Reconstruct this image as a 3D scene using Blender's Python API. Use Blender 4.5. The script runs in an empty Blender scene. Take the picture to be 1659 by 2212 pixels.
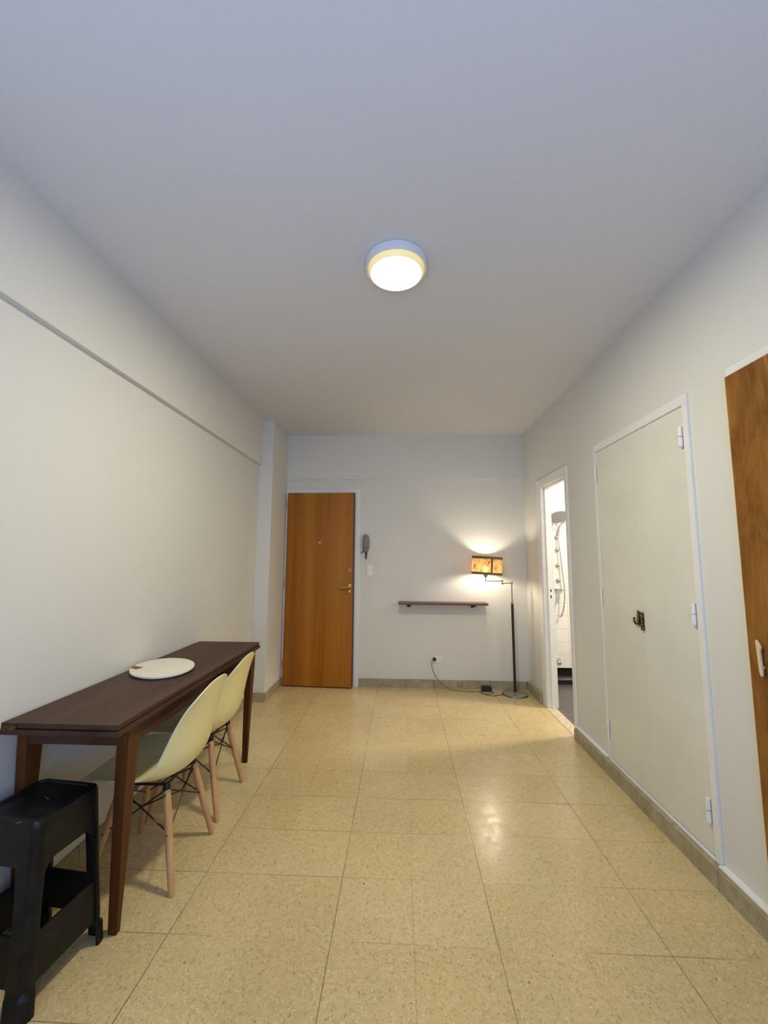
import bpy, bmesh, math, random
from mathutils import Vector, Matrix, Euler
random.seed(7)
scn = bpy.context.scene
COL = scn.collection
PI = math.pi

# ---------------------------------------------------------------- camera
cam_d = bpy.data.cameras.new('camera'); cam = bpy.data.objects.new('camera', cam_d); COL.objects.link(cam)
cam_d.sensor_fit = 'HORIZONTAL'; cam_d.sensor_width = 36.0
cam_d.lens = 891.57/1659*36.0; cam_d.clip_start = 0.02
pitch, yaw, roll = 0.1111, 0.0426, 0.0059
fw = Vector((-math.sin(yaw)*math.cos(pitch), math.cos(yaw)*math.cos(pitch), math.sin(pitch)))
rt = Vector((math.cos(yaw), math.sin(yaw), 0)); up = rt.cross(fw)
r2 = rt*math.cos(roll)+up*math.sin(roll); u2 = -rt*math.sin(roll)+up*math.cos(roll)
M = Matrix((r2, u2, -fw)).transposed().to_4x4(); M.translation = Vector((1.4515, 0, 1.3744))
cam.matrix_world = M
scn.camera = cam

# room measures
W, D, H, YB = 2.817, 4.616, 2.776, -1.2
PX, PY = 0.142, 4.072
BEAM_L, BEAM_F, LB = 2.308, 2.2594, 0.0306
BBX = 2.777      # front face of the right baseboard

# ---------------------------------------------------------------- world, daylight, exposure
wd = bpy.data.worlds.new('world'); scn.world = wd; wd.use_nodes = True
wd.node_tree.nodes['Background'].inputs[0].default_value = (0.42, 0.55, 0.85, 1)
wd.node_tree.nodes['Background'].inputs[1].default_value = 1.0
scn.view_settings.view_transform = 'Standard'; scn.view_settings.look = 'None'
scn.view_settings.exposure = 0.0; scn.view_settings.gamma = 1.0
scn.view_settings.use_curve_mapping = False

DAY_W, WARM_E, BULB_E, BATH_E = 42.0, 216.0, 290.0, 340.0
def area(name, loc, rot, sx, sy, col, watts, spread=PI):
    l = bpy.data.lights.new(name, 'AREA'); l.shape = 'RECTANGLE'; l.size = sx; l.size_y = sy
    l.color = col; l.energy = watts; l.spread = spread
    o = bpy.data.objects.new(name, l); COL.objects.link(o); o.location = loc; o.rotation_euler = rot
    return o
# daylight through the window behind the camera
area('daylight', (1.35, YB+0.42, 1.35), (math.radians(122), 0, 0), 2.0, 1.5, (0.40, 0.56, 1.0), DAY_W)

# ---------------------------------------------------------------- materials
def nt(name):
    m = bpy.data.materials.new(name); m.use_nodes = True
    t = m.node_tree; b = t.nodes['Principled BSDF']
    return m, t, b
def N(t, typ, **kw):
    n = t.nodes.new(typ)
    for k, v in kw.items(): setattr(n, k, v)
    return n
def ramp(t, stops):
    r = N(t, 'ShaderNodeValToRGB'); e = r.color_ramp.elements
    e[0].position, e[0].color = stops[0][0], (*stops[0][1], 1)
    e[1].position, e[1].color = stops[-1][0], (*stops[-1][1], 1)
    for p, c in stops[1:-1]:
        x = e.new(p); x.color = (*c, 1)
    return r
def coords(t, scale=(1, 1, 1), rot=(0, 0, 0), loc=(0, 0, 0)):
    tc = N(t, 'ShaderNodeTexCoord'); mp = N(t, 'ShaderNodeMapping')
    mp.inputs['Scale'].default_value = scale; mp.inputs['Rotation'].default_value = rot; mp.inputs['Location'].default_value = loc
    t.links.new(tc.outputs['Object'], mp.inputs[0]); return mp.outputs[0]
def noise(t, vec, scale, detail=3, rough=.5, dist=0):
    n = N(t, 'ShaderNodeTexNoise'); n.inputs['Scale'].default_value = scale; n.inputs['Detail'].default_value = detail
    n.inputs['Roughness'].default_value = rough; n.inputs['Distortion'].default_value = dist
    t.links.new(vec, n.inputs['Vector']); return n.outputs['Fac']
def math_(t, op, a, b=None, clamp=False):
    n = N(t, 'ShaderNodeMath', operation=op); n.use_clamp = clamp
    for i, v in enumerate((a, b)):
        if v is None: continue
        if isinstance(v, (int, float)): n.inputs[i].default_value = v
        else: t.links.new(v, n.inputs[i])
    return n.outputs[0]
def mix(t, fac, a, b, mode='MIX'):
    n = N(t, 'ShaderNodeMix', data_type='RGBA', blend_type=mode)
    for key, v in ((0, fac), (6, a), (7, b)):
        if isinstance(v, (int, float)): n.inputs[key].default_value = v
        elif isinstance(v, tuple): n.inputs[key].default_value = (*v, 1)
        else: t.links.new(v, n.inputs[key])
    return n.outputs[2]
def bump(t, b, h, strength, dist=.002):
    n = N(t, 'ShaderNodeBump'); n.inputs['Strength'].default_value = strength; n.inputs['Distance'].default_value = dist
    t.links.new(h, n.inputs['Height']); t.links.new(n.outputs[0], b.inputs['Normal'])

def m_plain(name, col, rough=.5, metal=0., spec=.5, var=.06, vs=6., bmp=0., coat=0.):
    m, t, b = nt(name)
    v = coords(t); n = noise(t, v, vs, 4)
    c2 = tuple(max(0, x*(1-var*2)) for x in col); c1 = tuple(min(1, x*(1+var)) for x in col)
    r = ramp(t, [(.3, c2), (.7, c1)]); t.links.new(n, r.inputs[0]); t.links.new(r.outputs[0], b.inputs['Base Color'])
    b.inputs['Roughness'].default_value = rough; b.inputs['Metallic'].default_value = metal
    b.inputs['Specular IOR Level'].default_value = spec; b.inputs['Coat Weight'].default_value = coat
    if bmp: bump(t, b, noise(t, v, vs*12, 5), bmp)
    return m
def m_wood(name, dark, mid, light, axis='z', rough=.4, scale=1., coat=.15, fine=.5, spec=.4):
    m, t, b = nt(name)
    s = [22*scale]*3; s['xyz'.index(axis)] = .9*scale
    v = coords(t, tuple(s)); n1 = noise(t, v, .55, 5, .55, .6)
    s2 = [90*scale]*3; s2['xyz'.index(axis)] = 3*scale
    v2 = coords(t, tuple(s2)); n2 = noise(t, v2, 1., 4, .6)
    f = math_(t, 'ADD', math_(t, 'MULTIPLY', n1, 1-fine*.5), math_(t, 'MULTIPLY', n2, fine*.5))
    r = ramp(t, [(.30, dark), (.5, mid), (.72, light)]); t.links.new(f, r.inputs[0])
    t.links.new(r.outputs[0], b.inputs['Base Color']); b.inputs['Roughness'].default_value = rough
    b.inputs['Coat Weight'].default_value = coat; b.inputs['Coat Roughness'].default_value = .25
    b.inputs['Specular IOR Level'].default_value = spec
    bump(t, b, n2, .12, .001)
    return m
def m_ply():
    m, t, b = nt('blotchy rotary cut plywood'); v = coords(t, (7, 7, 2.2))
    n1 = noise(t, v, 1., 6, .62, 1.6); v2 = coords(t, (60, 60, 5)); n2 = noise(t, v2, 1., 4, .6)
    f = math_(t, 'ADD', math_(t, 'MULTIPLY', n1, .8), math_(t, 'MULTIPLY', n2, .2))
    r = ramp(t, [(.34, (.15, .055, .008)), (.50, (.255, .108, .019)), (.56, (.29, .13, .028)), (.68, (.40, .205, .055))]); t.links.new(f, r.inputs[0])
    t.links.new(r.outputs[0], b.inputs['Base Color']); b.inputs['Roughness'].default_value = .5; b.inputs['Specular IOR Level'].default_value = .2
    bump(t, b, n2, .1, .001); return m
def m_emit(name, col, strength):
    m, t, b = nt(name); b.inputs['Base Color'].default_value = (*col, 1)
    b.inputs['Emission Color'].default_value = (*col, 1); b.inputs['Emission Strength'].default_value = strength
    b.inputs['Roughness'].default_value = .4
    return m
def m_wall(name, col):
    m, t, b = nt(name); v = coords(t)
    n = noise(t, v, .9, 3); r = ramp(t, [(.3, tuple(x*.965 for x in col)), (.7, col)])
    t.links.new(n, r.inputs[0]); t.links.new(r.outputs[0], b.inputs['Base Color'])
    b.inputs['Roughness'].default_value = .75; b.inputs['Specular IOR Level'].default_value = .25
    bump(t, b, noise(t, v, 55, 4), .10, .002); return m
def m_floor():
    m, t, b = nt('terrazzo tile'); v = coords(t)
    tc = N(t, 'ShaderNodeTexCoord'); sp = N(t, 'ShaderNodeSeparateXYZ'); t.links.new(tc.outputs['Object'], sp.inputs[0])
    wob = math_(t, 'MULTIPLY', math_(t, 'SUBTRACT', noise(t, v, 9, 2), .5), .004)
    def line(comp, org, width, step=.30):
        a = math_(t, 'ADD', math_(t, 'DIVIDE', math_(t, 'SUBTRACT', math_(t, 'ADD', sp.outputs[comp], wob), org), step), 20.5)
        fr = math_(t, 'ABSOLUTE', math_(t, 'SUBTRACT', math_(t, 'FRACT', a), .5))
        d = math_(t, 'MULTIPLY', fr, step)
        mr = N(t, 'ShaderNodeMapRange'); mr.inputs[1].default_value = width*.35; mr.inputs[2].default_value = width
        mr.inputs[3].default_value = 1; mr.inputs[4].default_value = 0; t.links.new(d, mr.inputs[0]); return mr.outputs[0]
    def vary(x, lo, hi, sc, seed):
        vv = coords(t, loc=(seed, seed*2, 0)); rr = ramp(t, [(.38, (lo,)*3), (.62, (hi,)*3)])
        t.links.new(noise(t, vv, sc, 2), rr.inputs[0]); return math_(t, 'MULTIPLY', x, rr.outputs[0])
    lx_main = vary(line(0, 1.1987, .0026, .60), .6, 1.0, 2.2, 1)
    lx_min = vary(line(0, 1.4987, .0018, .60), .0, .45, 1.7, 4)
    ly = vary(line(1, 1.642, .0022, .30), .12, .9, 1.3, 7)
    joints = math_(t, 'MAXIMUM', math_(t, 'MAXIMUM', lx_main, lx_min), ly)
    # per tile tint
    def cell(comp, org):
        return math_(t, 'FLOOR', math_(t, 'DIVIDE', math_(t, 'SUBTRACT', sp.outputs[comp], org), .30))
    cb = N(t, 'ShaderNodeCombineXYZ'); t.links.new(cell(0, 1.1987), cb.inputs[0]); t.links.new(cell(1, 1.642), cb.inputs[1])
    wn = N(t, 'ShaderNodeTexWhiteNoise', noise_dimensions='3D'); t.links.new(cb.outputs[0], wn.inputs['Vector'])
    base = ramp(t, [(.0, (.60, .46, .215)), (.5, (.62, .485, .24)), (1., (.64, .51, .265))]); t.links.new(wn.outputs['Value'], base.inputs[0])
    big = ramp(t, [(.35, (.90, .90, .90)), (.65, (1., 1., 1.))]); t.links.new(noise(t, v, 2.3, 4), big.inputs[0])
    c = mix(t, 1., base.outputs[0], big.outputs[0], 'MULTIPLY')
    # pale and dark chips
    def chips(scale, th, soft, stretch, rot, loc):
        vv = coords(t, stretch, (0, 0, rot), loc)
        vo = N(t, 'ShaderNodeTexVoronoi'); vo.inputs['Scale'].default_value = scale; t.links.new(vv, vo.inputs['Vector'])
        sepc = N(t, 'ShaderNodeSeparateColor'); t.links.new(vo.outputs['Color'], sepc.inputs[0])
        rad = math_(t, 'MULTIPLY', math_(t, 'SUBTRACT', sepc.outputs[0], th), soft)   # only some cells hold a chip
        return math_(t, 'MULTIPLY', math_(t, 'SUBTRACT', rad, vo.outputs['Distance']), 9., True), sepc.outputs[1]
    f, k = chips(115, .25, .45, (1, .50, 1), .5, (0, 0, 0)); c = mix(t, math_(t, 'MULTIPLY', f, .42), c, (.26, .18, .08))
    f, k = chips(110, .30, .50, (.50, 1, 1), .2, (3, 1, 0)); c = mix(t, math_(t, 'MULTIPLY', f, .42), c, (.76, .64, .42))
    f, k = chips(105, .45, .65, (1, .55, 1), 1.9, (9, 4, 0)); c = mix(t, math_(t, 'MULTIPLY', f, .48), c, (.21, .145, .07))
    f, k = chips(100, .68, .95, (1, .70, 1), 1.1, (5, 2, 0)); c = mix(t, math_(t, 'MULTIPLY', f, .62), c, (.15, .10, .05))
    f, k = chips(48, .90, 2.1, (.9, .7, 1), .2, (8, 3, 0)); c = mix(t, math_(t, 'MULTIPLY', f, .88), c, (.085, .055, .035))
    # thin curled shell flakes, light and dark
    def curls(scale, loc, lo, width, amount, col, c):
        vv = coords(t, loc=loc)
        d = math_(t, 'ABSOLUTE', math_(t, 'SUBTRACT', noise(t, vv, scale, 1, .5, 1.2), .5))
        a = math_(t, 'SUBTRACT', 1., math_(t, 'MULTIPLY', d, 1/width), True)
        g = ramp(t, [(lo, (0, 0, 0)), (lo+.06, (1, 1, 1))]); t.links.new(noise(t, vv, scale*.8, 2), g.inputs[0])
        return mix(t, math_(t, 'MULTIPLY', math_(t, 'MULTIPLY', a, g.outputs[0]), amount), c, col)
    c = curls(60, (2, 5, 0), .46, .045, .60, (.26, .18, .08), c)
    c = curls(66, (7, 1, 0), .46, .042, .58, (.80, .68, .46), c)
    c = mix(t, math_(t, 'MULTIPLY', joints, .88), c, (.15, .105, .05))
    t.links.new(c, b.inputs['Base Color'])
    rr = ramp(t, [(.35, (.19,)*3), (.65, (.30,)*3)]); t.links.new(noise(t, v, 14, 5), rr.inputs[0]); t.links.new(rr.outputs[0], b.inputs['Roughness'])
    b.inputs['Specular IOR Level'].default_value = .42
    h = math_(t, 'ADD', math_(t, 'MULTIPLY', joints, -1.), math_(t, 'MULTIPLY', noise(t, v, 90, 3), .25)); bump(t, b, h, .22, .0012)
    return m
def m_skirting():
    m, t, b = nt('grey green terrazzo skirting'); v = coords(t)
    r = ramp(t, [(.3, (.27, .225, .135)), (.55, (.37, .32, .205)), (.75, (.45, .40, .275))]); t.links.new(noise(t, v, 11, 6, .65), r.inputs[0])
    s = ramp(t, [(.62, (1., 1., 1.)), (.72, (.62, .58, .5))]); t.links.new(noise(t, v, 95, 2), s.inputs[0])
    t.links.new(mix(t, .6, r.outputs[0], s.outputs[0], 'MULTIPLY'), b.inputs['Base Color']); b.inputs['Roughness'].default_value = .45
    return m
def m_tiles(name, col, grout, wx, wz, axes, rough=.15, off=(0, 0), gw=.0015):
    m, t, b = nt(name); tc = N(t, 'ShaderNodeTexCoord'); sp = N(t, 'ShaderNodeSeparateXYZ'); t.links.new(tc.outputs['Object'], sp.inputs[0])
    out = None
    for comp, w, o in ((axes[0], wx, off[0]), (axes[1], wz, off[1])):
        a = math_(t, 'FRACT', math_(t, 'ADD', math_(t, 'DIVIDE', math_(t, 'SUBTRACT', sp.outputs[comp], o), w), 40.5))
        d = math_(t, 'MULTIPLY', math_(t, 'ABSOLUTE', math_(t, 'SUBTRACT', a, .5)), w)
        l = math_(t, 'LESS_THAN', d, gw); out = l if out is None else math_(t, 'MAXIMUM', out, l)
    n = noise(t, coords(t), 3, 3); r = ramp(t, [(.3, tuple(x*.92 for x in col)), (.7, col)]); t.links.new(n, r.inputs[0])
    t.links.new(mix(t, out, r.outputs[0], grout), b.inputs['Base Color']); b.inputs['Roughness'].default_value = rough
    bump(t, b, math_(t, 'MULTIPLY', out, -1.), .3, .001); return m

MT = dict(
    wall=m_wall('off white wall paint', (.71, .70, .645)),
    ceil=m_wall('white ceiling paint', (.71, .71, .70)),
    trim=m_plain('white gloss paint', (.80, .79, .75), .35, var=.02, vs=9, bmp=.04),
    closet=m_plain('cream gloss paint', (.73, .72, .63), .38, var=.03, vs=3, bmp=.04),
    floor=m_floor(), skirt=m_skirting(),
    door=m_wood('orange varnished wood', (.19, .058, .002), (.33, .113, .006), (.43, .17, .015), 'z', .42, .45, .0, .45, .3),
    door2=m_ply(),
    dooredge=m_plain('pale raw wood edge', (.68, .47, .20), .6, var=.08),
    doordark=m_plain('dark door edge and gap shade', (.075, .03, .015), .6),
    table=m_wood('dark walnut table wood', (.042, .019, .011), (.068, .033, .020), (.098, .050, .032), 'y', .45, .55, .0, .4, .16),
    leg_wood=m_wood('reddish brown leg wood', (.045, .014, .003), (.090, .031, .007), (.135, .052, .013), 'z', .45, .8, .0, .4, .2),
    beech=m_wood('beech chair leg wood', (.43, .22, .085), (.55, .31, .135), (.64, .39, .19), 'z', .42, 1.2, .2, .4),
    shell=m_plain('cream yellow plastic', (.89, .79, .38), .42, spec=.45, var=.02, vs=4),
    blackmetal=m_plain('black painted steel', (.016, .013, .012), .4, .3),
    blackplastic=m_plain('scratched black plastic', (.006, .0065, .007), .42, spec=.3, var=.35, vs=22, bmp=.15),
    chrome=m_plain('chromed steel', (.62, .60, .57), .22, 1., var=.05),
    satin=m_plain('satin steel', (.50, .48, .44), .32, 1., var=.05),
    lampmetal=m_plain('dark nickel lamp metal', (.30, .27, .23), .28, 1., var=.08),
    lampbase=m_plain('grey brown enamel lamp base', (.30, .27, .22), .3, .3, var=.05),
    headshade=m_plain('shower head plastic greyed as if shaded', (.42, .40, .40), .4),  # grey colour carries the shade on the rain head's underside
    rim=m_plain('pale cream plastic rim', (.86, .81, .56), .4, var=.02),
    creampull=m_plain('cream painted pull', (.78, .56, .33), .45, var=.03),
    brass=m_plain('aged brass', (.60, .40, .17), .3, 1., var=.15, vs=40),
    bronze=m_plain('dark bronze', (.16, .105, .04), .42, .8, var=.3, vs=90),
    board=m_plain('white melamine board', (.80, .76, .64), .4, var=.03, vs=14),
    boardnotch=m_plain('brown leather tab', (.26, .10, .055), .6),
    poleblack=m_plain('black brown lacquer pole', (.020, .011, .008), .35),
    shelfwood=m_wood('dark red brown shelf wood', (.09, .035, .022), (.15, .062, .040), (.20, .09, .06), 'x', .4, .8, .2, .4),
    plate=m_plain('white plastic plate', (.80, .79, .74), .3, var=.02),
    greyplastic=m_plain('grey handset plastic', (.235, .235, .215), .45, var=.1, vs=40),
    darkgrey=m_plain('dark grey plastic', (.09, .088, .08), .45, var=.15, vs=40),
    blackrub=m_plain('black rubber', (.014, .012, .011), .55),
    cord=m_plain('dull olive brown cable', (.13, .105, .06), .5),
    lampbody=m_plain('white enamel lamp ring', (.74, .74, .74), .4, var=.02),
    diffuser=m_emit('warm lit diffuser', (1., .92, .655), WARM_E),
    bulb=m_emit('glowing warm bulb', (1., .86, .68), BULB_E),
    tile=m_tiles('white bathroom wall tile', (.84, .82, .78), (.42, .39, .34), .40, .151, (0, 2), off=(3.05, .094)),
    tile_y=m_tiles('white bathroom side tile', (.84, .82, .78), (.42, .39, .34), .40, .151, (1, 2), off=(.1, .094)),
    slate=m_tiles('dark slate floor tile', (.060, .050, .050), (.17, .15, .14), .60, .286, (0, 1), .3, (2.90, 3.898), .002),
    blacktile=m_plain('black skirting tile', (.010, .009, .010), .2),
    sill=m_plain('worn marble sill', (.62, .52, .36), .4, var=.18, vs=30),
    glass=None,
)
def m_shade():
    m, t, b = nt('mottled parchment shade'); out = t.nodes['Material Output']
    v = coords(t); r = ramp(t, [(.36, (.05, .022, .006)), (.46, (.17, .085, .028)), (.62, (.23, .135, .052))])
    t.links.new(noise(t, v, 26, 5, .65, .8), r.inputs[0])
    tl = N(t, 'ShaderNodeBsdfTranslucent'); t.links.new(r.outputs[0], tl.inputs[0]); t.links.new(r.outputs[0], b.inputs['Base Color'])
    tr = N(t, 'ShaderNodeBsdfTransparent'); t.links.new(r.outputs[0], tr.inputs[0])
    b.inputs['Roughness'].default_value = .7
    m1 = N(t, 'ShaderNodeMixShader'); m1.inputs[0].default_value = .55; t.links.new(b.outputs[0], m1.inputs[1]); t.links.new(tl.outputs[0], m1.inputs[2])
    m2 = N(t, 'ShaderNodeMixShader'); m2.inputs[0].default_value = .04; t.links.new(m1.outputs[0], m2.inputs[1]); t.links.new(tr.outputs[0], m2.inputs[2])
    t.links.new(m2.outputs[0], out.inputs[0]); return m
MT['shade'] = m_shade()
def m_glass():
    m, t, b = nt('window glass'); b.inputs['Transmission Weight'].default_value = 1; b.inputs['Roughness'].default_value = .0
    b.inputs['Base Color'].default_value = (.95, .97, .97, 1); b.inputs['IOR'].default_value = 1.45; return m
MT['glass'] = m_glass()
MT['shadetrim'] = m_plain('brown cloth shade trim', (.19, .12, .05), .8, var=.2, vs=60)

# ---------------------------------------------------------------- mesh helpers
def nb(): return bmesh.new()
def bx(bm, x0, x1, y0, y1, z0, z1, bev=0.):
    vs = [bm.verts.new(p) for p in ((x0, y0, z0), (x1, y0, z0), (x1, y1, z0), (x0, y1, z0), (x0, y0, z1), (x1, y0, z1), (x1, y1, z1), (x0, y1, z1))]
    fs = [bm.faces.new([vs[i] for i in q]) for q in ((3, 2, 1, 0), (4, 5, 6, 7), (0, 1, 5, 4), (1, 2, 6, 5), (2, 3, 7, 6), (3, 0, 4, 7))]
    if bev:
        es = {e for f in fs for e in f.edges}
        bmesh.ops.bevel(bm, geom=list(es), offset=bev, segments=2, profile=.7, affect='EDGES')
    return bm
def frame_of(d):
    d = d.normalized(); a = Vector((0, 0, 1)) if abs(d.z) < .9 else Vector((1, 0, 0))
    u = d.cross(a).normalized(); return u, d.cross(u).normalized()
def tube(bm, pts, rads, n=12, caps=True):
    pts = [Vector(p) for p in pts]
    if not isinstance(rads, (list, tuple)): rads = [rads]*len(pts)
    rings = []; u = None
    for i, p in enumerate(pts):
        d = (pts[min(i+1, len(pts)-1)]-pts[max(i-1, 0)]).normalized()
        if u is None: u, v = frame_of(d)
        else:
            u = (u-d*u.dot(d)).normalized(); v = d.cross(u)
        rings.append([bm.verts.new(p+(u*math.cos(2*PI*k/n)+v*math.sin(2*PI*k/n))*rads[i]) for k in range(n)])
    for a, b in zip(rings, rings[1:]):
        for k in range(n): bm.faces.new((a[k], a[(k+1) % n], b[(k+1) % n], b[k]))
    if caps:
        bm.faces.new(list(reversed(rings[0]))); bm.faces.new(rings[-1])
    return bm
def lathe(bm, prof, c=(0, 0, 0), n=48, mat=None):
    """prof: (radius, height) from bottom to top round z"""
    rings = []
    for r, z in prof:
        if r < 1e-5: rings.append([bm.verts.new((0, 0, z))])
        else: rings.append([bm.verts.new((r*math.cos(2*PI*k/n), r*math.sin(2*PI*k/n), z)) for k in range(n)])
    new = [v for r in rings for v in r]
    for a, b in zip(rings, rings[1:]):
        for k in range(n):
            q = []
            q += [a[0]] if len(a) == 1 else [a[k], a[(k+1) % n]]
            q += [b[0]] if len(b) == 1 else [b[(k+1) % n], b[k]]
            if len(q) >= 3: bm.faces.new(q)
    if len(rings[0]) > 1 and rings[0][0].co.z != rings[-1][0].co.z and False: pass
    if mat is not None: bmesh.ops.transform(bm, matrix=mat, verts=new)
    bmesh.ops.translate(bm, vec=c, verts=new)
    return bm
def prism(bm, poly, axis, a, b, bev=0.):
    """extrude a 2-d outline along an axis: poly in the two other axes (in xyz order)"""
    def P(q, h):
        if axis == 'x': return (h, q[0], q[1])
        if axis == 'y': return (q[0], h, q[1])
        return (q[0], q[1], h)
    A = [bm.verts.new(P(q, a)) for q in poly]; B = [bm.verts.new(P(q, b)) for q in poly]; n = len(poly)
    fs = [bm.faces.new(A), bm.faces.new(B)]
    for i in range(n): fs.append(bm.faces.new((A[i], A[(i+1) % n], B[(i+1) % n], B[i])))
    if bev:
        es = set(fs[0].edges) | set(fs[1].edges)
        bmesh.ops.bevel(bm, geom=list(es), offset=bev, segments=2, profile=.7, affect='EDGES')
    return bm
def fillet(path, r=.02, n=6):
    """round the corners of a 3-d polyline"""
    P = [Vector(p) for p in path]; out = [P[0]]
    for a, b, c in zip(P, P[1:], P[2:]):
        ra = min(r, (b-a).length*.49, (c-b).length*.49)
        s = b+(a-b).normalized()*ra; e = b+(c-b).normalized()*ra
        for k in range(n+1):
            t_ = k/n; out.append(s*(1-t_)**2+b*2*t_*(1-t_)+e*t_**2)
    return out+[P[-1]]
def catmull(P, per=8):
    P = [Vector(p) for p in P]; Q = [P[0]*2-P[1]]+P+[P[-1]*2-P[-2]]; out = []
    for i in range(1, len(Q)-2):
        for k in range(per):
            t_ = k/per; a, b, c, d = Q[i-1:i+3]
            out.append(.5*((2*b)+(c-a)*t_+(2*a-5*b+4*c-d)*t_*t_+(3*b-a-3*c+d)*t_**3))
    return out+[P[-1]]

def wloc(o):
    v = Vector((0, 0, 0))
    while o is not None: v += o.location; o = o.parent
    return v
def obj(name, bm, mat, parent=None, smooth=False, local=False, mats=None, label=None):
    if parent is not None and not local: bmesh.ops.translate(bm, vec=-wloc(parent), verts=bm.verts)
    bmesh.ops.recalc_face_normals(bm, faces=bm.faces)
    me = bpy.data.meshes.new(name); bm.to_mesh(me); bm.free()
    for m in (mats or [mat]): me.materials.append(MT[m] if isinstance(m, str) else m)
    if smooth:
        for p in me.polygons: p.use_smooth = True
        try: me.set_sharp_from_angle(angle=math.radians(38))
        except Exception: pass
    o = bpy.data.objects.new(name, me); COL.objects.link(o)
    if parent is not None: o.parent = parent
    if label: o['label'] = label
    return o
def tag(o, label, cat, group=None):
    o['label'] = label; o['category'] = cat
    if group: o['group'] = group
    return o
def thing(name, label, cat, loc=(0, 0, 0), group=None):
    o = bpy.data.objects.new(name, None); COL.objects.link(o); o.location = loc; o.empty_display_size = .1
    return tag(o, label, cat, group)
def struct(name, bm=None, m=None, label=None, loc=(0, 0, 0), cat=None, **kw):
    if bm is None:
        o = bpy.data.objects.new(name, None); COL.objects.link(o); o.location = loc; o.empty_display_size = .1
    else: o = obj(name, bm, m, **kw)
    o['kind'] = 'structure'
    if label: o['label'] = label
    if cat: o['category'] = cat
    return o

# ================================================================ ROOM SHELL
b = nb(); bx(b, -.02, W+.062, YB, D+.1, -.1, 0)
struct('floor', b, 'floor', 'beige terrazzo tile floor with brown flecks and thin dark joints', cat='floor')
b = nb(); bx(b, -.15, 4.9, YB-.1, 5.3, H, H+.1)
struct('ceiling', b, 'ceil', 'plain white painted ceiling, bluish towards the viewer', cat='ceiling')

# left wall with its shallow beam
b = nb(); bx(b, -.15, 0, YB-.1, D+.1, -.1, H); bx(b, 0, LB, YB, PY, BEAM_L, H)
struct('wall_left', b, 'wall', 'long off-white wall with a shallow beam under the ceiling, behind the table', cat='wall')
b = nb(); bx(b, 0, PX, PY, D, 0, H, .004)
struct('wall_pillar', b, 'wall', 'narrow white painted pillar beside the entrance door', cat='wall')
b = nb(); bx(b, 0, W, D, D+.1, -.1, H); bx(b, PX, W, D-.012, D, BEAM_F, H); bx(b, .992, .996, D-.004, D, 2.149, BEAM_F)
struct('wall_far', b, 'wall', 'off-white end wall with a shallow beam, holding the entrance door and shelf', cat='wall')
# right wall with the bathroom opening  (Y 3.455 .. 4.06, top 2.083)
OY0, OY1, OZ = 3.450, 4.075, 2.083
b = nb()
bx(b, W, W+.062, YB-.1, OY0, 0, H); bx(b, W, W+.062, OY1, D+.1, 0, H); bx(b, W, W+.062, OY0, OY1, OZ, H)
struct('wall_right', b, 'wall', 'off-white wall on the right with bathroom doorway and closet', cat='wall')
# back wall behind the camera with a wide window
WX0, WX1, WZ0, WZ1 = .35, 2.35, .55, 2.35
b = nb()
bx(b, 0, WX0, YB-.1, YB, 0, H); bx(b, WX1, W, YB-.1, YB, 0, H); bx(b, WX0, WX1, YB-.1, YB, 0, WZ0); bx(b, WX0, WX1, YB-.1, YB, WZ1, H)
struct('wall_back', b, 'wall', 'off-white wall behind the viewer holding the window', cat='wall')
w = struct('window_1', label='wide white framed window behind the viewer', loc=(1.35, YB-.05, WZ0), cat='window')
b = nb(); y0, y1 = YB-.08, YB-.03
bx(b, WX0, WX0+.05, y0, y1, WZ0, WZ1); bx(b, WX1-.05, WX1, y0, y1, WZ0, WZ1); bx(b, WX0+.05, WX1-.05, y0, y1, WZ0, WZ0+.05); bx(b, WX0+.05, WX1-.05, y0, y1, WZ1-.05, WZ1); bx(b, 1.32, 1.38, y0, y1, WZ0+.05, WZ1-.05)
obj('window_frame', b, 'trim', w)
for xa, xb in ((WX0+.05, 1.32), (1.38, WX1-.05)):
    b = nb(); bx(b, xa, xb, YB-.058, YB-.052, WZ0+.05, WZ1-.05); obj('pane', b, 'glass', w)

# ---- skirting tiles
def joints_y(b, x0, x1, ya, yb, h, step=.30, org=1.642):
    k = math.ceil((ya-org)/step); cuts = [ya]
    while org+k*step < yb-.01:
        if org+k*step > ya+.01: cuts.append(org+k*step)
        k += 1
    cuts.append(yb)
    for a, c in zip(cuts, cuts[1:]): bx(b, x0, x1, a+.0012, c-.0012, 0, h+random.uniform(-.002, .002), .003)
def joints_x(b, xa, xb, y0, y1, h, step=.30, org=1.1987):
    k = math.ceil((xa-org)/step); cuts = [xa]
    while org+k*step < xb-.01:
        if org+k*step > xa+.01: cuts.append(org+k*step)
        k += 1
    cuts.append(xb)
    for a, c in zip(cuts, cuts[1:]): bx(b, a+.0012, c-.0012, y0, y1, 0, h+random.uniform(-.002, .002), .003)
b = nb(); joints_y(b, BBX, W, YB, 3.398, .086); struct('baseboard_right', b, 'skirt', 'stone skirting running under the closet to the doorway', cat='baseboard')
b = nb(); bx(b, BBX+.010, W, YB, 1.951, .086, .097, .003); bx(b, BBX+.014, W, 2.921, 3.398, .086, .097, .003)
struct('trim_1', b, 'trim', 'painted plaster lip above the right stone skirting', cat='trim')
b = nb(); joints_y(b, BBX, W, 4.176, D-.014, .086); struct('baseboard_corner', b, 'skirt', 'short stone skirting between doorway and far corner', cat='baseboard')
b = nb(); joints_x(b, .993, BBX-.001, D-.016, D, .083); struct('baseboard_far', b, 'skirt', 'stone skirting below the shelf on the end wall', cat='baseboard')
b = nb(); joints_y(b, PX, PX+.014, PY-.014, D, .084); joints_x(b, .0145, PX, PY-.014, PY, .084)
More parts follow.
